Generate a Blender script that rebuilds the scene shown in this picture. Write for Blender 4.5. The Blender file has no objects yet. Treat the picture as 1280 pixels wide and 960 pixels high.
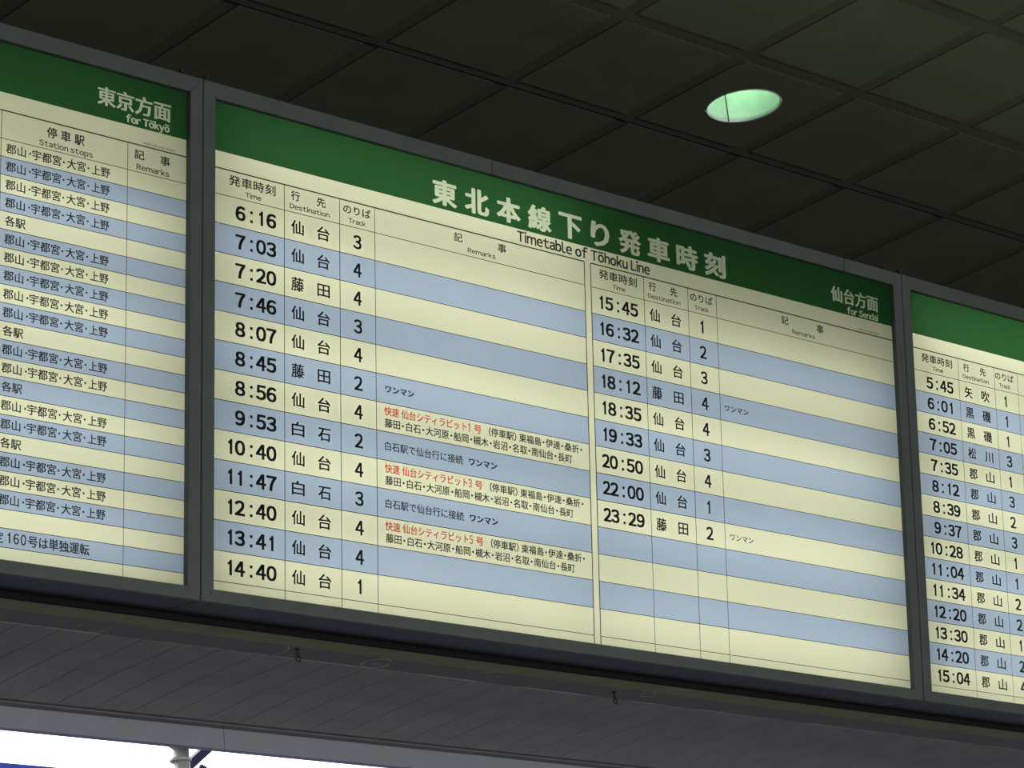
import bpy, math, random
import numpy as np
from mathutils import Matrix, Vector
random.seed(7)
SC = bpy.context.scene
COL = SC.collection

# ------------------------------------------------------------------ camera
cam_d = bpy.data.cameras.new('camera')
cam = bpy.data.objects.new('camera', cam_d)
COL.objects.link(cam)
RGT = Vector((0.73028191, -0.67475289, -0.1067561))
DWN = Vector((0.15701125, 0.3178705, -0.93504321))
FWD = Vector((0.66485773, 0.66608324, 0.33807887))
cm = Matrix((RGT, -DWN, -FWD)).transposed().to_4x4()
cm.translation = Vector((-3.95194978, -4.78974489, 1.6))
cam.matrix_world = cm
cam_d.sensor_width = 36
cam_d.lens = 3858.74 / 1280 * 36
cam_d.clip_start = .05
cam_d.clip_end = 200
SC.camera = cam

# ------------------------------------------------------------------ sky, daylight, exposure
SKY = 3.4
w = bpy.data.worlds.new('overcast_sky')
SC.world = w
w.use_nodes = True
w.node_tree.nodes['Background'].inputs[0].default_value = (.93, .96, 1, 1)
w.node_tree.nodes['Background'].inputs[1].default_value = SKY
SC.view_settings.view_transform = 'Standard'
SC.view_settings.look = 'None'
SC.view_settings.gamma = 1
SC.view_settings.exposure = 0
SC.view_settings.use_curve_mapping = False


def area(name, loc, rot, sx, sy, power, col=(1, 1, 1), parent=None, portal=False, spread=math.pi):
    l = bpy.data.lights.new(name, 'AREA')
    l.shape = 'RECTANGLE'
    l.size, l.size_y = sx, sy
    l.energy = power
    l.color = col
    l.spread = spread
    if portal:
        l.cycles.is_portal = True
    o = bpy.data.objects.new(name, l)
    o.location = loc
    o.rotation_euler = rot
    COL.objects.link(o)
    if parent:
        o.parent = parent
    return o


# portals that guide sky light in: below the head beam in front, and the unseen rear window, enlarged for fill light
area('sky_portal', (2, 1.3, 3.32), (-math.pi / 2, 0, 0), 24, .2, 1, portal=True)
area('sky_portal', (2, -11.05, 1.8), (math.pi / 2, 0, 0), 20, 3.0, 1, portal=True)

# ------------------------------------------------------------------ materials
def mat(name, col, rough=.6, metal=0., noise=0., scale=8., bump=0., spec=.4, vec='Object'):
    m = bpy.data.materials.new(name)
    m.use_nodes = True
    nt = m.node_tree
    b = nt.nodes['Principled BSDF']
    b.inputs['Roughness'].default_value = rough
    b.inputs['Metallic'].default_value = metal
    b.inputs['Specular IOR Level'].default_value = spec
    b.inputs['Base Color'].default_value = (*col, 1)
    if noise or bump:
        tc = nt.nodes.new('ShaderNodeTexCoord')
        n = nt.nodes.new('ShaderNodeTexNoise')
        n.inputs['Scale'].default_value = scale
        n.inputs['Detail'].default_value = 5
        nt.links.new(tc.outputs[vec], n.inputs['Vector'])
        if noise:
            r = nt.nodes.new('ShaderNodeMapRange')
            r.inputs[1].default_value = .3
            r.inputs[2].default_value = .7
            r.inputs[3].default_value = 1 - noise
            r.inputs[4].default_value = 1 + noise
            nt.links.new(n.outputs[0], r.inputs[0])
            mx = nt.nodes.new('ShaderNodeVectorMath')
            mx.operation = 'SCALE'
            mx.inputs[0].default_value = col
            nt.links.new(r.outputs[0], mx.inputs['Scale'])
            nt.links.new(mx.outputs[0], b.inputs['Base Color'])
        if bump:
            bp = nt.nodes.new('ShaderNodeBump')
            bp.inputs['Strength'].default_value = bump
            bp.inputs['Distance'].default_value = .002
            nt.links.new(n.outputs[0], bp.inputs['Height'])
            nt.links.new(bp.outputs[0], b.inputs['Normal'])
    return m


def sheet(name, col, gloss=.02):
    """translucent acrylic sheet, lit from the tubes behind it"""
    m = bpy.data.materials.new(name)
    m.use_nodes = True
    nt = m.node_tree
    nt.nodes.remove(nt.nodes['Principled BSDF'])
    out = nt.nodes['Material Output']
    t = nt.nodes.new('ShaderNodeBsdfTranslucent')
    d = nt.nodes.new('ShaderNodeBsdfDiffuse')
    tc = nt.nodes.new('ShaderNodeTexCoord')
    n = nt.nodes.new('ShaderNodeTexNoise')
    n.inputs['Scale'].default_value = 3
    nt.links.new(tc.outputs['Object'], n.inputs['Vector'])
    r = nt.nodes.new('ShaderNodeMapRange')
    r.inputs[3].default_value = .96
    r.inputs[4].default_value = 1.04
    nt.links.new(n.outputs[0], r.inputs[0])
    mx = nt.nodes.new('ShaderNodeVectorMath')
    mx.operation = 'SCALE'
    mx.inputs[0].default_value = col
    nt.links.new(r.outputs[0], mx.inputs['Scale'])
    nt.links.new(mx.outputs[0], t.inputs['Color'])
    d.inputs['Color'].default_value = (col[0] * .5, col[1] * .5, col[2] * .5, 1)
    a = nt.nodes.new('ShaderNodeMixShader')
    a.inputs[0].default_value = .12
    nt.links.new(t.outputs[0], a.inputs[1])
    nt.links.new(d.outputs[0], a.inputs[2])
    nt.links.new(a.outputs[0], out.inputs['Surface'])
    return m


M_CREAM = sheet('cream_acrylic', (.74, .745, .53))
M_BLUE = sheet('pale_blue_film', (.385, .475, .60))
M_GREEN = sheet('green_film', (.026, .098, .030))
M_WHITE = sheet('white_letter_film', (.60, .66, .47))
M_INK = mat('black_ink', (.012, .014, .010), .7)
M_RED = sheet('red_ink', (.93, .20, .13))
M_BLUEINK = sheet('navy_ink', (.035, .06, .17))
M_LINE = mat('line_ink', (.035, .035, .015), .7)
M_GREYINK = mat('grey_ink', (.045, .045, .025), .7)
M_FRAME = mat('grey_painted_aluminium', (.100, .112, .098), .5, .0, .10, 14, .15)
M_UNDER = mat('dark_cabinet_steel', (.024, .028, .029), .45, .0, .08, 10)
M_INNER = mat('white_lining', (.85, .85, .85), .8)
M_BLACK = mat('gap_shade_black', (.006, .006, .006), .8)  # flat black for the painted shade behind the cabinets
M_DARK = mat('dark_steel', (.03, .03, .03), .5)
M_TILE = mat('ceiling_board', (.138, .150, .098), .95, 0, .08, 5, .2, spec=.05)
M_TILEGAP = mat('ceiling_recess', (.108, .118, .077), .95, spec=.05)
M_TILEEDGE = mat('shaded_board_edge', (.07, .076, .05), .95, spec=.05)  # shade put into the colour, so bevels and sides show no highlight
M_FLOOR = mat('terrazzo_floor', (.22, .215, .20), .5, 0, .12, 3)
M_WALL = mat('hall_wall_paint', (.16, .16, .15), .8, 0, .05, 2)
M_SLAT = mat('soffit_slat_metal', (.42, .41, .39), .55, 0, .08, 9)
M_EDGE = mat('olive_soffit_board', (.40, .385, .235), .7, 0, .10, 9)
M_FASCIA = mat('head_beam_aluminium', (.33, .34, .37), .45, 0, .05, 12)
M_TRIM = mat('soffit_trim_metal', (.24, .22, .235), .5, 0, .12, 20)
M_PALE = mat('pale_galvanised_pipe', (.55, .55, .48), .4, .2, .08, 30)
M_BRACE = mat('dark_blue_grey_steel', (.06, .06, .10), .5, 0, .1, 20)
M_RAIL = mat('blue_painted_rail', (.10, .14, .75), .4, 0, .05, 10)


# ------------------------------------------------------------------ helpers
def link(name, verts, faces, m, parent=None, mats=None, fm=None, smooth=False, uv=False):
    me = bpy.data.meshes.new(name)
    me.from_pydata([tuple(v) for v in verts], [], faces)
    for x in (mats or [m]):
        me.materials.append(x)
    if fm:
        me.polygons.foreach_set('material_index', fm)
    if smooth:
        me.polygons.foreach_set('use_smooth', [True] * len(faces))
    me.update()
    o = bpy.data.objects.new(name, me)
    COL.objects.link(o)
    if parent is not None:
        o.parent = parent
    return o


def thing(name, label, cat, mw=None, group=None):
    o = bpy.data.objects.new(name, None)
    COL.objects.link(o)
    o.empty_display_size = .1
    if mw is not None:
        o.matrix_world = mw
    o['label'] = label
    o['category'] = cat
    if group:
        o['group'] = group
    return o


def tag(o, label, cat, group=None):
    o['label'] = label
    o['category'] = cat
    if group:
        o['group'] = group
    return o


def struct(o, label=None):
    o['kind'] = 'structure'
    if label:
        o['label'] = label
    return o


BOXF = [(0, 3, 2, 1), (4, 5, 6, 7), (0, 1, 5, 4), (1, 2, 6, 5), (2, 3, 7, 6), (3, 0, 4, 7)]


def boxv(x0, x1, y0, y1, z0, z1):
    return [(x0, y0, z0), (x1, y0, z0), (x1, y1, z0), (x0, y1, z0), (x0, y0, z1), (x1, y0, z1), (x1, y1, z1), (x0, y1, z1)]


def box(name, x0, x1, y0, y1, z0, z1, m, parent=None):
    return link(name, boxv(x0, x1, y0, y1, z0, z1), BOXF, m, parent)


def bevelled_slab(name, x0, x1, y0, y1, z0, z1, b, m, parent=None, edge=None):
    """board whose lower face has bevelled edges"""
    v = [(x0 + b, y0 + b, z0), (x1 - b, y0 + b, z0), (x1 - b, y1 - b, z0), (x0 + b, y1 - b, z0),
         (x0, y0, z0 + b), (x1, y0, z0 + b), (x1, y1, z0 + b), (x0, y1, z0 + b),
         (x0, y0, z1), (x1, y0, z1), (x1, y1, z1), (x0, y1, z1)]
    f = [(0, 3, 2, 1), (8, 9, 10, 11)]
    for k in (0, 4):
        for i in range(4):
            j = (i + 1) % 4
            f.append((k + i, k + j, k + j + 4, k + i + 4))
    if edge:
        return link(name, v, f, None, parent, mats=[m, edge], fm=[0, 0] + [1] * 8)
    return link(name, v, f, m, parent)


def tube(name, pts, r, m, parent=None, n=12, close=False):
    pts = [Vector(p) for p in pts]
    V, F = [], []
    N = len(pts)
    prev = None
    for i, p in enumerate(pts):
        a = pts[(i - 1) % N] if (close or i > 0) else p
        b = pts[(i + 1) % N] if (close or i < N - 1) else p
        d = (b - a).normalized()
        if prev is None:
            s = d.orthogonal().normalized()
        else:
            s = (prev - d * prev.dot(d)).normalized()
        prev = s
        t = d.cross(s)
        for k in range(n):
            q = 2 * math.pi * k / n
            V.append(p + (s * math.cos(q) + t * math.sin(q)) * r)
    for i in range(N if close else N - 1):
        for k in range(n):
            k2 = (k + 1) % n
            j = (i + 1) % N
            F.append((i * n + k, i * n + k2, j * n + k2, j * n + k))
    if not close:
        F.append(tuple(range(n))[::-1])
        F.append(tuple((N - 1) * n + k for k in range(n)))
    return link(name, V, F, m, parent, smooth=True)


# ------------------------------------------------------------------ glyph outlines (Blender's built-in font)
ALLTXT = ('東北本線下り発車時刻仙台方面京記事のりば行先藤田白石快速シティラビット号（停駅）福島・伊達桑折大河原船岡槻木岩沼名取南長町'
          'ワンマンで行に接続郡山宇都宮上野各矢吹黒磯松川は単独運転平成年月日改正を定0123456789:ABCDEFGHIJKLMNOPQRSTUVWXYZabcdefghijklmnopqrstuvwxyz')


def fw(c):
    return chr(ord(c) + 0xFEE0) if 0x21 <= ord(c) <= 0x7E else c


GL = {}


def load_glyphs():
    tmp = []
    for c in sorted(set(ALLTXT)):
        cu = bpy.data.curves.new('g', 'FONT')
        cu.body = fw(c)
        cu.size = 1
        cu.resolution_u = 3
        cu.fill_mode = 'FRONT'
        o = bpy.data.objects.new('g', cu)
        COL.objects.link(o)
        tmp.append((c, o, cu))
    dg = bpy.context.evaluated_depsgraph_get()
    for c, o, cu in tmp:
        e = o.evaluated_get(dg)
        me = e.to_mesh()
        me.calc_loop_triangles()
        v = np.empty(len(me.vertices) * 3)
        me.vertices.foreach_get('co', v)
        t = np.empty(len(me.loop_triangles) * 3, int)
        me.loop_triangles.foreach_get('vertices', t)
        GL[c] = (v.reshape(-1, 3)[:, :2].copy(), t.reshape(-1, 3).copy())
        e.to_mesh_clear()
    for c, o, cu in tmp:
        bpy.data.objects.remove(o)
        bpy.data.curves.remove(cu)


load_glyphs()
EMW = 0.
for c in '東車':
    EMW = max(EMW, GL[c][0][:, 0].max() + GL[c][0][:, 0].min())
KY0, KY1 = GL['東'][0][:, 1].min(), GL['東'][0][:, 1].max()
CAP = GL['H'][0][:, 1].max()
DIG = GL['0'][0][:, 1].max()


def is_latin(c):
    return ord(c) < 128


def layout(s):
    """list of (char, x offset) in em units, one em = width of a kanji cell"""
    x = 0
    out = []
    for c in s:
        if c == ' ':
            x += .28 * EMW
            continue
        if c == '　':
            x += EMW
            continue
        if c == 'ō':
            g = GL['o'][0]
            out.append(('o', x - g[:, 0].min()))
            out.append(('MACRON', x))
            x += np.ptp(g[:, 0]) + .085 * EMW
            continue
        g = GL[c][0]
        if is_latin(c):
            out.append((c, x - g[:, 0].min()))
            x += np.ptp(g[:, 0]) + .085 * EMW
        elif c == '・':
            out.append((c, x - (EMW - .55 * EMW) / 2))
            x += .55 * EMW
        elif c == '（':
            out.append((c, x - .45 * EMW))
            x += .5 * EMW
        elif c == '）':
            out.append((c, x))
            x += .5 * EMW
        else:
            out.append((c, x))
            x += EMW
    return out


def glyph_tris(c, xo):
    if c == 'MACRON':
        wd = np.ptp(GL['o'][0][:, 0])
        y = GL['o'][0][:, 1].max() + .125
        v = np.array([[.06 * wd, y], [.94 * wd, y], [.94 * wd, y + .075], [.06 * wd, y + .075]])
        return v + np.array([xo, 0]), np.array([[0, 1, 2], [0, 2, 3]])
    v, t = GL[c]
    return v + np.array([xo, 0]), t


def text_tris(s, u0, u1, v0, v1, ref='auto'):
    """fit string ink to u0..u1; v0..v1 = top..bottom of a kanji ('kanji') or of a capital ('cap') or digit"""
    if ref == 'auto':
        ref = 'cap' if is_latin(s.replace('ō', 'o')[0]) else 'kanji'
    vs, ts, n = [], [], 0
    for c, xo in layout(s):
        v, t = glyph_tris(c, xo)
        vs.append(v)
        ts.append(t + n)
        n += len(v)
    v = np.vstack(vs)
    t = np.vstack(ts)
    x0, x1 = v[:, 0].min(), v[:, 0].max()
    U = u0 + (v[:, 0] - x0) * (u1 - u0) / (x1 - x0)
    if ref == 'kanji':
        V = v1 - (v[:, 1] - KY0) * (v1 - v0) / (KY1 - KY0)
    elif ref == 'ink':
        y0, y1 = v[:, 1].min(), v[:, 1].max()
        V = v1 - (v[:, 1] - y0) * (v1 - v0) / (y1 - y0)
    else:
        V = v1 - v[:, 1] * (v1 - v0) / (CAP if ref == 'cap' else DIG)
    return np.stack([U, V], 1), t


def merge(items):
    vs, ts, n = [], [], 0
    for v, t in items:
        vs.append(v)
        ts.append(t + n)
        n += len(v)
    return np.vstack(vs), np.vstack(ts)


def printed(name, items, m, parent, bold=0., w=-.0008):
    v, t = merge(items)
    if bold:
        offs = [(bold, bold * .7), (-bold, bold * .7), (bold, -bold * .7), (-bold, -bold * .7)]
        v, t = merge([(v + np.array(o), t) for o in offs])
    V = np.concatenate([v, np.full((len(v), 1), w)], 1)
    return link(name, V.tolist(), t.tolist(), m, parent)


def sheet_quad(name, u0, u1, v0, v1, m, parent, w=0.):
    return link(name, [(u0, v0, w), (u1, v0, w), (u1, v1, w), (u0, v1, w)], [(0, 1, 2, 3)], m, parent)


def raster_band(u0, u1, v0, v1, groups, parent):
    """Green header film with the white lettering let into it: both are cut from one sheet.
    groups = [(name, items, dilation in metres, material)]"""
    cs = .0006
    nx, ny = int(round((u1 - u0) / cs)), int(round((v1 - v0) / cs))
    grid = np.zeros((ny, nx), int)
    for gi, (nm, items, dil, mm) in enumerate(groups, 1):
        g = np.zeros((ny, nx), bool)
        v, t = merge(items)
        P = np.stack([(v[:, 0] - u0) / (u1 - u0) * nx, (v[:, 1] - v0) / (v1 - v0) * ny], 1)
        for a, b, c in P[t]:
            lo = np.floor(np.minimum(np.minimum(a, b), c) - .5).astype(int)
            hi = np.ceil(np.maximum(np.maximum(a, b), c) + .5).astype(int)
            lo = np.maximum(lo, 0)
            hi = np.minimum(hi, (nx - 1, ny - 1))
            if (hi < lo).any():
                continue
            X, Y = np.meshgrid(np.arange(lo[0], hi[0] + 1) + .5, np.arange(lo[1], hi[1] + 1) + .5)
            e = lambda p, q: (q[0] - p[0]) * (Y - p[1]) - (q[1] - p[1]) * (X - p[0])
            e1, e2, e3 = e(a, b), e(b, c), e(c, a)
            ins = ((e1 >= -1e-6) & (e2 >= -1e-6) & (e3 >= -1e-6)) | ((e1 <= 1e-6) & (e2 <= 1e-6) & (e3 <= 1e-6))
            g[lo[1]:hi[1] + 1, lo[0]:hi[0] + 1] |= ins
        r = int(round(dil / cs))
        if r:
            h = g.copy()
            for dx in range(-r, r + 1):
                for dy in range(-r, r + 1):
                    if dx * dx + dy * dy * 3.6 <= r * r + 1:
                        h |= np.roll(np.roll(g, dx, 1), dy, 0)
            g = h
        grid[g] = gi
    # rectangles from runs, merged downwards
    rects = {k: [] for k in range(len(groups) + 1)}
    open_ = {}
    for y in range(ny + 1):
        cur = {}
        if y < ny:
            row = grid[y]
            ch = np.flatnonzero(np.diff(row)) + 1
            st = np.concatenate([[0], ch])
            en = np.concatenate([ch, [nx]])
            for s_, e_ in zip(st, en):
                cur[(int(s_), int(e_), int(row[s_]))] = y
        nxt = {}
        for k, y0 in open_.items():
            if k in cur:
                nxt[k] = y0
            else:
                rects[k[2]].append((k[0], k[1], y0, y))
        for k in cur:
            if k not in nxt:
                nxt[k] = y
        open_ = nxt
    for gi in range(len(groups) + 1):
        V, F = [], []
        for a, b, c, d in rects[gi]:
            n = len(V)
            x0, x1 = u0 + a * (u1 - u0) / nx, u0 + b * (u1 - u0) / nx
            y0, y1 = v0 + c * (v1 - v0) / ny, v0 + d * (v1 - v0) / ny
            V += [(x0, y0, 0), (x1, y0, 0), (x1, y1, 0), (x0, y1, 0)]
            F.append((n, n + 1, n + 2, n + 3))
        if V:
            if gi == 0:
                link('header_band', V, F, M_GREEN, parent)
            else:
                link(groups[gi - 1][0], V, F, groups[gi - 1][3], parent)


# ------------------------------------------------------------------ hall shell
XA, XB, YA = -10., 14., -11.
floor = struct(box('floor', XA - .2, XB + .2, YA - .2, 1.2, -.1, 0, M_FLOOR), 'hall floor')
ground = struct(box('ground', -60, 60, 1.2, 90, -.1, 0, M_FLOOR), 'ground outside')
wl = struct(box('wall_left', XA - .2, XA, YA - .2, 1.15, 0, 5.3, M_WALL))
wr = struct(box('wall_right', XB, XB + .2, YA - .2, 1.15, 0, 5.3, M_WALL))
V = boxv(XA, XB, .99, 1.15, 3.466, 5.3) + boxv(XA, XB, 1.0, 1.15, 0, 3.24)  # lower box: unseen wall added to cut sky light on the soffit
wf = struct(link('wall_front', V, BOXF + [tuple(i + 8 for i in f) for f in BOXF], M_WALL))
WX0, WX1, WZ0, WZ1 = -8., 12., .3, 3.3
V, F = [], []
for q in [(XA, XB, 0, WZ0), (XA, XB, WZ1, 5.3), (XA, WX0, WZ0, WZ1), (WX1, XB, WZ0, WZ1)]:
    n = len(V)
    V += boxv(q[0], q[1], YA - .2, YA, q[2], q[3])
    F += [tuple(i + n for i in f) for f in BOXF]
wb = struct(link('wall_back', V, F, M_WALL))

# ceiling: dark backing board with a recess for the downlight, and square boards below it
LX, LY, LR = 1.838, .026, .0985
V, F = [], []
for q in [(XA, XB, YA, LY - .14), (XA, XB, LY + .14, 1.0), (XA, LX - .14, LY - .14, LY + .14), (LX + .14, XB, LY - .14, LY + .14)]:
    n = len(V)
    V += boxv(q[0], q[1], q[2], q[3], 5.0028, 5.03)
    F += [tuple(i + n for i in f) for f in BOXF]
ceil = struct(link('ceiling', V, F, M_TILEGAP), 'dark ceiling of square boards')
SX, SY, GX0, GY0, GAP = .4385, .4475, .298, .262, .023
for i in range(-12, 22):
    for j in range(-9, 2):
        x0, x1 = GX0 + i * SX + GAP, GX0 + (i + 1) * SX - GAP
        y0, y1 = GY0 + (j - 1) * SY + GAP, GY0 + j * SY - GAP
        if j == 0:
            y1 -= .012
        if j == 1:
            y0 = GY0 + .002
        if x0 > 8 or x1 < -4.5:
            continue
        if x0 < LX < x1 and y0 < LY < y1:
            # board with the round cut-out
            n = 48
            V, F = [], []
            for z in (5.0, 5.0028):
                for k in range(n):
                    a = 2 * math.pi * k / n
                    V.append((LX + (LR + .004) * math.cos(a), LY + (LR + .004) * math.sin(a), z))
                for k in range(n):
                    a = 2 * math.pi * k / n
                    cx, cy = math.cos(a), math.sin(a)
                    tx = ((x1 if cx > 0 else x0) - LX) / cx if abs(cx) > 1e-6 else 1e9
                    ty = ((y1 if cy > 0 else y0) - LY) / cy if abs(cy) > 1e-6 else 1e9
                    q = min(tx, ty)
                    V.append((LX + q * cx, LY + q * cy, z))
            for k in range(n):
                k2 = (k + 1) % n
                F.append((k, k + n, k2 + n, k2))
                F.append((2 * n + k, 2 * n + k2, 3 * n + k2, 3 * n + k))
                F.append((n + k, 3 * n + k, 3 * n + k2, n + k2))
                F.append((k, k2, 2 * n + k2, 2 * n + k))
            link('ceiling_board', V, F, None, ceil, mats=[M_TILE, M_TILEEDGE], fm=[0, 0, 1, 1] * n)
        else:
            dz = random.uniform(0, .0008)
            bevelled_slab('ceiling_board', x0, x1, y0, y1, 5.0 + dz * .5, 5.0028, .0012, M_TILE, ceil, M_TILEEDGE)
box('seam_shade_strip', XA, XB, GY0 - .006, GY0 + .001, 5.0012, 5.0028, M_DARK, ceil)  # dark strip paints the shade on the far boards' side faces

# ------------------------------------------------------------------ soffit below the signs, and the head beam
def worn(m, kind):
    """white scuffs: a chalky line along the joint, and chalk rings"""
    nt = m.node_tree
    b = nt.nodes['Principled BSDF']
    tc = nt.nodes.new('ShaderNodeTexCoord')
    src = b.inputs['Base Color'].links[0].from_socket
    sp = nt.nodes.new('ShaderNodeSeparateXYZ')
    nt.links.new(tc.outputs['Object'], sp.inputs[0])

    def mth(op, a, c=None, d=None):
        k = nt.nodes.new('ShaderNodeMath')
        k.operation = op
        for i, z in enumerate((a, c, d)):
            if z is None:
                continue
            if isinstance(z, (int, float)):
                k.inputs[i].default_value = z
            else:
                nt.links.new(z, k.inputs[i])
        return k.outputs[0]
    nz = nt.nodes.new('ShaderNodeTexNoise')
    nz.inputs['Scale'].default_value = 6
    nz.inputs['Detail'].default_value = 6
    mp = nt.nodes.new('ShaderNodeMapping')
    mp.inputs['Scale'].default_value = (1, 14, 1)
    nt.links.new(tc.outputs['Object'], mp.inputs[0])
    nt.links.new(mp.outputs[0], nz.inputs['Vector'])
    br = nt.nodes.new('ShaderNodeMapRange')
    br.inputs[1].default_value = .40
    br.inputs[2].default_value = .56
    nt.links.new(nz.outputs[0], br.inputs[0])
    # line just before the joint at y = .442
    d = mth('ABSOLUTE', mth('SUBTRACT', sp.outputs[1], .4395))
    line = mth('MULTIPLY', mth('LESS_THAN', d, .0022), br.outputs[0])
    tot = line
    nz2 = nt.nodes.new('ShaderNodeTexNoise')
    nz2.inputs['Scale'].default_value = 30
    nt.links.new(tc.outputs['Object'], nz2.inputs['Vector'])
    br2 = nt.nodes.new('ShaderNodeMapRange')
    br2.inputs[1].default_value = .44
    br2.inputs[2].default_value = .62
    nt.links.new(nz2.outputs[0], br2.inputs[0])
    for cx, cy, r, k in [(-.115, .402, .038, .6), (.372, .402, .040, .6), (.685, .402, .036, 1), (.685, .404, .008, 1), (1.02, .402, .040, .7), (1.56, .378, .020, .8)]:
        dx = mth('SUBTRACT', sp.outputs[0], cx)
        dy = mth('SUBTRACT', sp.outputs[1], cy)
        dd = mth('SQRT', mth('ADD', mth('MULTIPLY', dx, dx), mth('MULTIPLY', dy, dy)))
        ring = mth('LESS_THAN', mth('ABSOLUTE', mth('SUBTRACT', dd, r)), .0022)
        tot = mth('MAXIMUM', tot, mth('MULTIPLY', mth('MULTIPLY', ring, br2.outputs[0]), k))
    mix = nt.nodes.new('ShaderNodeMix')
    mix.data_type = 'RGBA'
    nt.links.new(tot, mix.inputs[0])
    nt.links.new(src, mix.inputs[6])
    mix.inputs[7].default_value = (.95, .95, .90, 1)
    nt.links.new(mix.outputs[2], b.inputs['Base Color'])


M_STRIP = mat('scuffed_soffit_board', (.27, .27, .26), .6, 0, .08, 9)
worn(M_STRIP, 0)
SZ = 3.45
SXA, SXB = -3.2, 6.5
sof = struct(box('soffit', SXA, SXB, .285, .985, SZ + .012, SZ + .03, M_DARK), 'grey slatted soffit under the lightbox signs')
box('shadow_gap_strip', SXA, SXB, 282e-3, .293, SZ - .001, SZ + .012, M_BLACK, sof)  # black strip stands in for the shade between cabinets and soffit
box('edge_board', SXA, SXB, .293, .358, SZ, SZ + .012, M_EDGE, sof)
box('flat_board', SXA, SXB, .359, .442, SZ, SZ + .012, M_STRIP, sof)


def folded_slat(x0, x1):
    """slat with rolled long edges, folded slightly downwards over its rear part"""
    b = .0016
    V = []
    for y, z in ((.4445, SZ), (.715, SZ), (.735, SZ - .0015), (.93, SZ - .010)):
        V += [(x0, y, z + b), (x0 + b, y, z), (x1 - b, y, z), (x1, y, z + b), (x1, y, SZ + .012), (x0, y, SZ + .012)]
    F = []
    for i in range(3):
        for k in range(6):
            k2 = (k + 1) % 6
            F.append((i * 6 + k, i * 6 + k2, i * 6 + 6 + k2, i * 6 + 6 + k))
    F.append(tuple(range(6))[::-1])
    F.append(tuple(range(18, 24)))
    return V, F


n0 = int((SXA - .153) / .1078)
k = n0
while .153 + (k + 1) * .1078 < SXB:
    xa = .153 + k * .1078
    link('slat', *folded_slat(xa + .0014, xa + .1078 - .0014), M_SLAT, sof)
    k += 1
box('trim_rail', SXA, SXB, .931, .953, SZ - .006, SZ + .012, M_TRIM, sof)
box('trim_rail', SXA, SXB, .956, .984, SZ - .010, SZ + .012, M_TRIM, sof)

beam = thing('head_beam', 'long grey metal head beam under the soffit, above the bright opening', 'beam', Matrix.Translation((0, 1.0, 3.42)))
beam['kind'] = 'structure'
del beam['category']
xs = [-3.2, -1.55, .688, 2.93, 5.2, 6.5]
for a, b_ in zip(xs, xs[1:]):
    q = box('beam_section', a + .0008, b_ - .0008, -.012, .012, -.031, .045, M_FASCIA, beam)

# ------------------------------------------------------------------ sign boxes
TH = math.radians(7.3)
c_, s_ = math.cos(TH), math.sin(TH)
Z0 = 4.5629081443718835
BM = Matrix(((1, 0, 0, 0), (0, s_, c_, 0), (0, -c_, s_, Z0), (0, 0, 0, 1)))   # (u right, v down, w into the sign)
# the tilted sign frame as a world matrix (mirror-free: u, v, w is right-handed)
FT, FB, FS, PR, DEP = .037, .029, .0355, .014, .136


def prism(name, quad, w0, w1, ch, m, parent):
    """frame rail: trapezoid (mitred) in the sign plane, chamfered front"""
    q = np.array(quad, float)
    cen = q.mean(0)
    inn = q.copy()
    # shrink front face towards centre line along the short direction
    for i in range(4):
        d = cen - q[i]
        short = 0 if np.ptp(q[:, 0]) < np.ptp(q[:, 1]) else 1
        inn[i, short] += math.copysign(ch, d[short])
    V = [(x, y, w1) for x, y in q] + [(x, y, w0 + ch) for x, y in q] + [(x, y, w0) for x, y in inn]
    F = [(0, 1, 2, 3), (11, 10, 9, 8)]
    for k in (0, 4):
        for i in range(4):
            j = (i + 1) % 4
            F.append((k + j, k + i, k + i + 4, k + j + 4))
    return link(name, V, F, m, parent)


def sign(label, U0, U1, seams, vg):
    t = thing('timetable_sign', label, 'sign', BM)
    H = 1.1
    a, b_, top, bot = U0 - FS, U1 + FS, -FT, H + FB
    g = .0012
    # rails
    cuts = [a + g] + [s for s in seams if a < s < b_] + [b_ - g]
    for x0, x1 in zip(cuts, cuts[1:]):
        x0 = x0 if x0 == a + g else x0 + .001
        x1 = x1 if x1 == b_ - g else x1 - .001
        lo0 = U0 if x0 == a + g else x0
        lo1 = U1 if x1 == b_ - g else x1
        prism('frame_rail', [(x0, top), (x1, top), (lo1, 0), (lo0, 0)], -PR, .003, .0016, M_FRAME, t)
    prism('frame_rail', [(U0, H), (U1, H), (b_ - g, bot), (a + g, bot)], -PR, .003, .0016, M_FRAME, t)
    prism('frame_rail', [(a + g, top), (U0, 0), (U0, H), (a + g, bot)], -PR, .003, .0016, M_FRAME, t)
    prism('frame_rail', [(U1, 0), (b_ - g, top), (b_ - g, bot), (U1, H)], -PR, .003, .0016, M_FRAME, t)
    # cabinet: outer skin, white lining
    def shell(e, w0, w1):
        return [(a + g + e, top + e, w0), (b_ - g - e, top + e, w0), (b_ - g - e, bot - e, w0), (a + g + e, bot - e, w0),
                (a + g + e, top + e, w1), (b_ - g - e, top + e, w1), (b_ - g - e, bot - e, w1), (a + g + e, bot - e, w1)]
    V = shell(0.0005, .003, DEP) + shell(.004, .003, DEP - .004)
    F = [(4, 5, 6, 7), (0, 1, 5, 4), (1, 2, 6, 5), (2, 3, 7, 6), (3, 0, 4, 7)]
    F2 = [tuple(i + 8 for i in f)[::-1] for f in F]
    F3 = [(0, 8, 9, 1), (1, 9, 10, 2), (2, 10, 11, 3), (3, 11, 8, 0)]
    link('cabinet', V, F + F2 + F3, None, t, mats=[M_UNDER, M_INNER], fm=[0] * 5 + [1] * 5 + [0] * 4)
    # eye bolts on the top edge
    for u in (a + .034, b_ - .034):
        e = link('eye_bolt', *bolt(u, top), M_DARK, t)
    return t


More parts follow.
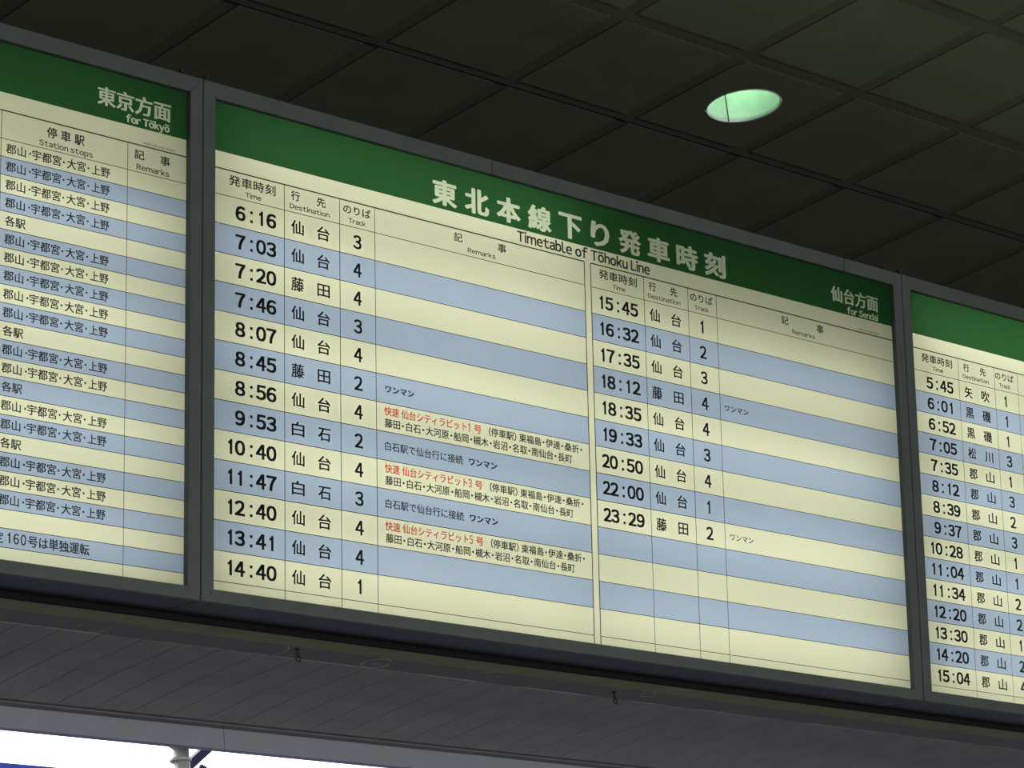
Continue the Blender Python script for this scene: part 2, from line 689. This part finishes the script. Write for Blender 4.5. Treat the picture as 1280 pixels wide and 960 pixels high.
def bolt(u, v):
    n = 10
    V, F = [], []
    prof = [(.007, 0), (.007, -.007), (.004, -.007), (.004, -.015), (.0065, -.018), (.0065, -.024)]
    for r, h in prof:
        for k in range(n):
            q = 2 * math.pi * k / n
            V.append((u + r * math.cos(q), v + h + .001, .02 + r * math.sin(q)))
    for i in range(len(prof) - 1):
        for k in range(n):
            k2 = (k + 1) % n
            F.append((i * n + k, i * n + k2, (i + 1) * n + k2, (i + 1) * n + k))
    F.append(tuple((len(prof) - 1) * n + k for k in range(n)))
    return V, F


def tubes(t, U0, rows, tint=(1, 1, .93)):
    for v, pl, pr in rows:
        for x, p in ((U0 + .585, pl), (U0 + 1.72, pr)):
            if p:
                area('fluorescent_tube', (x, v, .105), (math.pi, 0, 0), 1.10, .032, p, tint, parent=t)


def hline(u0, u1, v, wd, t, m=None):
    return sheet_quad('grid_line', u0, u1, v - wd / 2, v + wd / 2, m or M_LINE, t, -.0005)


def vline(u, v0, v1, wd, t, m=None):
    return sheet_quad('grid_line', u - wd / 2, u + wd / 2, v0, v1, m or M_LINE, t, -.0005)


def numeral_one(xr, v0, v1, h):
    """grotesque numeral one without a foot; xr = right edge of the stem, h = stem width"""
    H = v1 - v0
    y = lambda k: v0 + k * H
    P = np.array([[xr - h, y(1)], [xr, y(1)], [xr, y(0)], [xr - h * .72, y(0)], [xr - h, y(.28)],
                  [xr - h * 1.05, y(.10)], [xr - h * 1.45, y(.155)], [xr - h * 2.25, y(.175)], [xr - h * 2.25, y(.275)]])
    return P, np.array([[0, 1, 4], [1, 2, 4], [2, 3, 4], [3, 5, 4], [5, 6, 4], [6, 7, 4], [7, 8, 4]])


def digits(s, cells, v0, v1):
    it = []
    for c, (x0, x1) in zip(s, cells):
        if c == ' ':
            continue
        if c == '1':
            it.append(numeral_one(x0 + (x1 - x0) * .66, v0, v1, .0036))
            continue
        if c == ':':
            r = .0021
            for vv in (v0 + .25 * (v1 - v0), v1 - .10 * (v1 - v0)):
                it.append((np.array([[x0 - r, vv - r], [x0 + r, vv - r], [x0 + r, vv + r], [x0 - r, vv + r]]), np.array([[0, 1, 2], [0, 2, 3]])))
            continue
        it.append(text_tris(c, x0, x1, v0, v1, 'ink'))
    return it


def one_digit(c, cx, wd, v0, v1):
    if c == '1':
        return [numeral_one(cx + wd * .14, v0, v1, .0036)]
    return [text_tris(c, cx - wd / 2, cx + wd / 2, v0, v1, 'ink')]


def time_row(t, off, v0, v1, time, dest, track, cx):
    hh, mm = time.split(':')
    hh = hh.rjust(2)
    cells = [(off + .041, off + .064), (off + .0665, off + .0915), (off + .110, 0), (off + .1245, off + .1495), (off + .1535, off + .1785)]
    d = cx
    printed('departure_time', digits(hh + ':' + mm, cells, v0, v1), M_INK, t, .0016)
    printed('destination_character', [text_tris(dest[0], d[0], d[1], v0, v1, 'kanji')], M_INK, t, .0007)
    printed('destination_character', [text_tris(dest[1], d[2], d[3], v0, v1, 'kanji')], M_INK, t, .0007)
    if track:
        printed('track_number', one_digit(track, d[4], .0225, v0, v1), M_INK, t, .0012)


def table_heads(t, off, dv, d):
    """column headings of one table"""
    a = .163 + dv
    printed('column_heading', [text_tris('発車時刻', off + .047, off + .178, a, a + .0235)], M_INK, t, .0004)
    printed('column_heading', [text_tris('Time', off + .093, off + .137, a + .032, a + .043)], M_GREYINK, t, .00035)
    printed('heading_character', [text_tris('行', d[0], d[0] + .024, a, a + .022)], M_INK, t, .0005)
    printed('heading_character', [text_tris('先', d[2] - .001, d[2] + .024, a, a + .022)], M_INK, t, .0005)
    printed('column_heading', [text_tris('Destination', d[0] - .004, d[3] + .001, a + .031, a + .042)], M_GREYINK, t, .00035)
    printed('column_heading', [text_tris('のりば', d[4] - .041, d[4] + .041, a, a + .0215)], M_INK, t, .0004)
    printed('column_heading', [text_tris('Track', d[4] - .025, d[4] + .025, a + .031, a + .042)], M_GREYINK, t, .00035)


def remarks_head(t, x, dx, xr, a=.163):
    printed('heading_character', [text_tris('記', x, x + .026, a, a + .0215)], M_INK, t, .0005)
    printed('heading_character', [text_tris('事', x + dx, x + dx + .027, a, a + .0215)], M_INK, t, .0005)
    printed('column_heading', [text_tris('Remarks', xr, xr + .0885, a + .0305, a + .0415)], M_GREYINK, t, .00035)


# ---------- centre sign
W = 2.30504
GB, H1, H2, RH = .1136, .1535, .2136, .06646
MU, NU = 1.1434, 1.1649
centre = sign('wide middle lightbox timetable with green header, rows of departure times and red and black remarks', 0, W, [.829, 2.104], 0)
raster_band(0, W, 0, GB, [
    ('title_lettering', [text_tris(c, .652 + i * .1029 + (.006 if c == 'り' else 0), .652 + i * .1029 + (.064 if c == 'り' else .0715), .0435, .103, 'ink') for i, c in enumerate('東北本線下り発車時刻')], .0034, M_WHITE),
    ('direction_lettering', [text_tris('仙台方面', 2.063, 2.251, .043, .084)], .0017, M_WHITE),
    ('direction_lettering', [text_tris('for Sendai', 2.125, 2.249, .0925, .1095)], .0009, M_WHITE)], centre)
sheet_quad('heading_strip', 0, W, GB, H1, M_CREAM, centre)
sheet_quad('heading_cell', 0, MU, H1, H2, M_CREAM, centre)
sheet_quad('heading_cell', NU, W, H1, H2, M_CREAM, centre)
sheet_quad('gutter_strip', MU, NU, H1, 1.1, M_CREAM, centre)
for i in range(13):
    m = M_BLUE if i % 2 else M_CREAM
    sheet_quad('row_stripe', 0, MU, H2 + i * RH, H2 + (i + 1) * RH, m, centre)
    sheet_quad('row_stripe', NU, W, H2 + i * RH, H2 + (i + 1) * RH, m, centre)
sheet_quad('bottom_strip', 0, MU, H2 + 13 * RH, 1.1, M_CREAM, centre)
sheet_quad('bottom_strip', NU, W, H2 + 13 * RH, 1.1, M_CREAM, centre)
for x0, x1 in ((0, MU), (NU, W)):
    hline(x0, x1, H1, .0030, centre)
    for i in range(14):
        hline(x0, x1, H2 + i * RH, .0016, centre)
for u in (.2035, .3645, .4695, 1.3495, 1.508, 1.6125):
    vline(u, H1, 1.1, .0018, centre)
vline(MU, H1, 1.1, .0028, centre)
vline(NU, H1, 1.1, .0028, centre)
printed('subtitle', [text_tris('Timetable of Tōhoku Line', .920, 1.372, .1195, .1445)], M_INK, centre, .0009)
printed('revision_note', [text_tris('平成22年12月4日改正', 2.165, 2.25, .1425, .1495)], M_GREYINK, centre)
DL = (.2235, .2585, .2985, .3335, .4165)
DR = (1.3680, 1.4025, 1.4450, 1.4785, 1.5570)
table_heads(centre, 0, 0, DL)
table_heads(centre, 1.1465, 0, DR)
remarks_head(centre, .715, .140, .758)
remarks_head(centre, 1.859, .137, 1.899)
LEFT = ['6:16仙台3', '7:03仙台4', '7:20藤田4', '7:46仙台3', '8:07仙台4', '8:45藤田2', '8:56仙台4', '9:53白石2', '10:40仙台4', '11:47白石3', '12:40仙台4', '13:41仙台4', '14:40仙台1']
RIGHT = ['15:45仙台1', '16:32仙台2', '17:35仙台3', '18:12藤田4', '18:35仙台4', '19:33仙台3', '20:50仙台4', '22:00仙台1', '23:29藤田2']
for i, s in enumerate(LEFT):
    v = H2 + (i + .5) * RH
    time_row(centre, 0, v - .0155, v + .016, s[:-3], s[-3:-1], s[-1], DL)
for i, s in enumerate(RIGHT):
    v = H2 + (i + .5) * RH
    time_row(centre, 1.1465, v - .0155, v + .016, s[:-3], s[-3:-1], s[-1], DR)


def rowc(i):
    return H2 + (i + .5) * RH


printed('remark', [text_tris('ワンマン', .497, .583, rowc(5) - .009, rowc(5) + .008)], M_BLUEINK, centre, .0008)
for i, no in ((6, '1'), (8, '3'), (10, '5')):
    v = rowc(i)
    o = printed('remark', [text_tris('快速 仙台シティラビット', .493, .744, v - .0255, v - .0045), (numeral_one(.7545, v - .0255, v - .0055, .0022) if no == '1' else text_tris(no, .7475, .7575, v - .0255, v - .0055, 'ink')), text_tris('号', .768, .791, v - .0255, v - .0045)], M_RED, centre, .0005)
    o['label'] = 'red printed express train name'
    printed('remark', [text_tris('（停車駅）', .815, .902, v - .0250, v - .0050), text_tris('東福島・伊達・桑折・', .912, 1.118, v - .0250, v - .0050),
                       text_tris('藤田・白石・大河原・船岡・槻木・岩沼・名取・南仙台・長町', .494, 1.084, v + .0025, v + .0230)], M_INK, centre, .0004)
for i in (7, 9):
    v = rowc(i)
    printed('remark', [text_tris('白石駅で仙台行に接続', .494, .731, v - .0105, v + .0100)], M_INK, centre, .0003)
    printed('remark', [text_tris('ワンマン', .751, .838, v - .0095, v + .0080)], M_BLUEINK, centre, .0008)
printed('remark', [text_tris('ワンマン', 1.629, 1.716, rowc(3) - .0085, rowc(3) + .0080)], M_BLUEINK, centre, .0005)
printed('remark', [text_tris('ワンマン', 1.631, 1.716, rowc(8) - .0085, rowc(8) + .0080)], M_INK, centre, .0003)

# ---------- left sign
LU0, LU1 = -.0705 - 2.305, -.0705
left = sign('left lightbox timetable for Tokyo, with narrow striped rows listing station stops', LU0, LU1, [-1.72], 0)
LG, LH1, LH2, LRH = .109, .1485, .210, .03918
raster_band(LU0, LU1, 0, LG, [
    ('direction_lettering', [text_tris('東京方面', -.307, -.114, .0375, .0785)], .0019, M_WHITE),
    ('direction_lettering', [text_tris('for Tōkyō', -.232, -.117, .0865, .1025)], .0012, M_WHITE)], left)
sheet_quad('heading_strip', LU0, LU1, LG, LH2, M_CREAM, left)
for i in range(22):
    sheet_quad('row_stripe', LU0, LU1, LH2 + i * LRH, LH2 + (i + 1) * LRH, M_BLUE if i % 2 else M_CREAM, left)
sheet_quad('bottom_strip', LU0, LU1, LH2 + 22 * LRH, 1.1, M_CREAM, left)
hline(LU0, LU1, LH1, .0028, left)
for i in range(23):
    hline(LU0, LU1, LH2 + i * LRH, .0015, left)
for u in (-.2275, -.5495):
    vline(u, LH1, 1.1, .0015, left)
for ch, x in (('停', -.436), ('車', -.401), ('駅', -.366)):
    printed('heading_character', [text_tris(ch, x, x + .025, .160, .183)], M_INK, left, .0005)
printed('column_heading', [text_tris('Station stops', -.455, -.319, .192, .204)], M_GREYINK, left, .00035)
printed('heading_character', [text_tris('記', -.210, -.184, .160, .181)], M_INK, left, .0005)
printed('heading_character', [text_tris('事', -.141, -.115, .160, .181)], M_INK, left, .0005)
printed('column_heading', [text_tris('Remarks', -.204, -.117, .192, .2045)], M_GREYINK, left, .00035)
printed('revision_note', [text_tris('平成22年12月4日改正', -.187, -.101, .1385, .1445)], M_GREYINK, left)
for i in range(20):
    v = LH2 + (i + .5) * LRH
    if i in (4, 10, 13, 16):
        printed('station_stops', [text_tris('各駅', -.536, -.486, v - .0105, v + .0105)], M_INK, left, .0004)
    else:
        printed('station_stops', [text_tris('郡山', -.537, -.4885, v - .0108, v + .0108), text_tris('・', -.4795, -.4755, v - .002, v + .002, 'ink'),
                                  text_tris('宇都宮', -.472, -.3995, v - .0108, v + .0108), text_tris('・', -.3945, -.3905, v - .002, v + .002, 'ink'),
                                  text_tris('大宮', -.384, -.337, v - .0108, v + .0108), text_tris('・', -.3315, -.3275, v - .002, v + .002, 'ink'),
                                  text_tris('上野', -.321, -.2745, v - .0108, v + .0108)], M_INK, left, .0004)
v = LH2 + 21.5 * LRH
printed('footnote', [text_tris('定', -.548, -.524, v - .0115, v + .0115), numeral_one(-.5075, v - .0115, v + .0100, .0024), text_tris('6', -.4990, -.4865, v - .0115, v + .0100, 'ink'), text_tris('0', -.4815, -.4690, v - .0115, v + .0100, 'ink'), text_tris('号は単独運転', -.4635, -.3135, v - .0115, v + .0115)], M_INK, left, .0005)
for i in (1, 3):
    v = LH2 + i * LRH
    sheet_quad('red_mark', -.556, -.5515, v + .003, v + LRH - .003, M_RED, left, -.0006)

# ---------- right sign
RU0 = 2.3765
right = sign('right lightbox timetable, cut by the frame, first departure 5:45', RU0, RU0 + 2.305, [3.38, 4.0], 0)
RG, RH1, RH2, RRH = .1165, .1565, .2185, .05740
raster_band(RU0, RU0 + 2.305, 0, RG, [], right)
R1 = RU0 + 2.305
sheet_quad('heading_strip', RU0, R1, RG, RH2, M_CREAM, right)
for i in range(15):
    sheet_quad('row_stripe', RU0, R1, RH2 + i * RRH, RH2 + (i + 1) * RRH, M_BLUE if i % 2 else M_CREAM, right)
sheet_quad('bottom_strip', RU0, R1, RH2 + 15 * RRH, 1.1, M_CREAM, right)
hline(RU0, R1, RH1, .0028, right)
for i in range(16):
    hline(RU0, R1, RH2 + i * RRH, .0015, right)
for u in (2.581, 2.7395, 2.844):
    vline(u, RH1, 1.1, .0014, right)
DX = (2.604, 2.6375, 2.677, 2.7115, 2.7845)
table_heads(right, RU0, .004, DX)
RR = ['5:45矢吹1', '6:01黒磯1', '6:52黒磯1', '7:05松川3', '7:35郡山1', '8:12郡山3', '8:39郡山2', '9:37郡山3', '10:28郡山1', '11:04郡山1', '11:34郡山2', '12:20郡山2', '13:30郡山1', '14:20郡山2', '15:04郡山4']
for i, s in enumerate(RR):
    v = RH2 + (i + .5) * RRH
    time_row(right, RU0 - .002, v - .0150, v + .0155, s[:-3], s[-3:-1], s[-1], DX)

TP = .83
tubes(centre, 0, [(.085, TP * 1.0, TP * .12), (.33, TP, TP * .85), (.56, TP, TP), (.79, TP, TP), (1.01, TP, TP)])
tubes(left, LU0, [(.085, TP, TP * .45), (.33, TP, TP), (.56, TP, TP), (.79, TP, TP), (1.01, TP, TP)])
tubes(right, RU0, [(.085, TP * 1.3, TP), (.33, TP, TP), (.56, TP, TP), (.79, TP, TP), (1.01, TP, TP)])

# ------------------------------------------------------------------ recessed downlight
dl = thing('downlight', 'round recessed ceiling downlight glowing pale green', 'light', Matrix.Translation((LX, LY, 5.0)))
M_REFL = mat('brushed_reflector', (.80, .84, .80), .42, .35, .05, 60)
M_TRIMR = mat('downlight_rim', (.7, .72, .7), .4, .3)
n = 64


def lathe(name, prof, m, parent, a0=0., a1=2 * math.pi, n=64):
    V, F = [], []
    full = abs(a1 - a0 - 2 * math.pi) < 1e-6
    cnt = n if full else n + 1
    for r, z in prof:
        for k in range(cnt):
            q = a0 + (a1 - a0) * k / n
            V.append((r * math.cos(q), r * math.sin(q), z))
    for i in range(len(prof) - 1):
        for k in range(n):
            k2 = (k + 1) % cnt
            F.append((i * cnt + k, i * cnt + k2, (i + 1) * cnt + k2, (i + 1) * cnt + k))
    return link(name, V, F, m, parent, smooth=True)


lathe('rim', [(LR + .0035, .010), (LR + .0035, -.0008), (LR + .001, -.0018), (LR - .001, .0005), (LR - .001, .010)], M_TRIMR, dl)
SEAM = math.atan2(.1255 - LY, 1.879 - LX)
prof = [(LR - .0008, .0005), (LR - .001, .06), (LR - .003, .13), (LR - .012, .19), (.05, .235), (.0, .24)]
lathe('reflector', prof, M_REFL, dl, SEAM + .008, SEAM + math.pi, 40)
lathe('reflector', prof, M_REFL, dl, SEAM + math.pi, SEAM + 2 * math.pi - .012, 40)
lathe('reflector_seam', [(LR - .0018, -.0012), (LR - .0022, .0006), (LR - .0022, .125)], M_DARK, dl, SEAM - .016, SEAM + .016, 2)
M_BULB = bpy.data.materials.new('glowing_bulb')
M_BULB.use_nodes = True
bb = M_BULB.node_tree.nodes['Principled BSDF']
bb.inputs['Emission Color'].default_value = (.50, 1, .55, 1)
bb.inputs['Emission Strength'].default_value = 6.2
lathe('bulb', [(.0, .128), (.014, .132), (.022, .146), (.024, .165), (.016, .19), (.014, .232)], M_BULB, dl, n=24)

# ------------------------------------------------------------------ small hooks below the soffit
def hook(x, y, label):
    t = thing('hanging_hook', label, 'hook', Matrix.Translation((x, y, SZ)), )
    lathe('base_plate', [(0, 0), (.006, 0), (.006, -.0025), (0, -.0025)], M_DARK, t, n=12)
    tube('shank', [(0, 0, -.002), (0, 0, -.009)], .0016, M_DARK, t, 8)
    ring = lambda cz, r: [(r * math.cos(q) * .9, r * math.sin(q) * .3, cz + r * math.sin(q)) for q in [2 * math.pi * k / 20 for k in range(20)]]
    tube('ring', ring(-.0125, .0042), .0015, M_DARK, t, 8, True)
    tube('ring', ring(-.0235, .0068), .0017, M_DARK, t, 8, True)


hook(.424, .372, 'small black hook with two rings under the soffit, the left one, beside a chalk ring')
hook(1.452, .390, 'small black ring hook hanging under the soffit, further right, left of a tiny chalk mark')

# ------------------------------------------------------------------ things beyond the head beam
pp = thing('drain_pipe', 'pale pipe with round clamps in the bright opening under the head beam', 'pipe', Matrix.Translation((.640, 1.10, 3.415)))
tube('pipe', [(0, 0, .0), (0, 0, -.1), (0, 0, -.16)], .020, M_PALE, pp, 20)
tube('elbow', [(0, 0, -.0), (-.014, -.0, .004), (-.03, 0, .012)], .012, M_PALE, pp, 16)
for z in (-.030, -.078):
    o = tube('clamp', [(.023 * math.cos(q) - .004, .023 * math.sin(q), z) for q in [2 * math.pi * k / 24 for k in range(24)]], .005, M_PALE, pp, 8, True)
    tube('clamp_bolt', [(-.03, -.004, z), (-.018, -.004, z)], .005, M_DARK, pp, 8)
br = thing('diagonal_brace', 'dark blue-grey diagonal steel brace beside the pale pipe', 'brace', Matrix.Translation((.83, 1.25, 3.455)))
d = Vector((-.30, 0, -.235)).normalized()
nrm = Vector((d.z, 0, -d.x)) * .011
P0, P1 = Vector((.01, 0, .012)), Vector((-.50, 0, -.385))
V = []
for y in (-.012, .012):
    for p, sgn in ((P0, 1), (P0, -1), (P1, -1), (P1, 1)):
        V.append(tuple(p + nrm * sgn + Vector((0, y, 0))))
link('bar', V, BOXF, M_BRACE, br)
for q in (.055, .10):
    c = d * q + Vector((.012, -.014, 0))
    tube('bolt_head', [c + Vector((.006, 0, -.006)), c + Vector((.022, 0, -.012))], .007, M_BRACE, br, 6)
tag(box('blue_rail', -6, 9, 1.165, 1.20, 3.25, 3.358, M_RAIL), 'blue horizontal rail crossing the bright opening at lower left', 'rail')
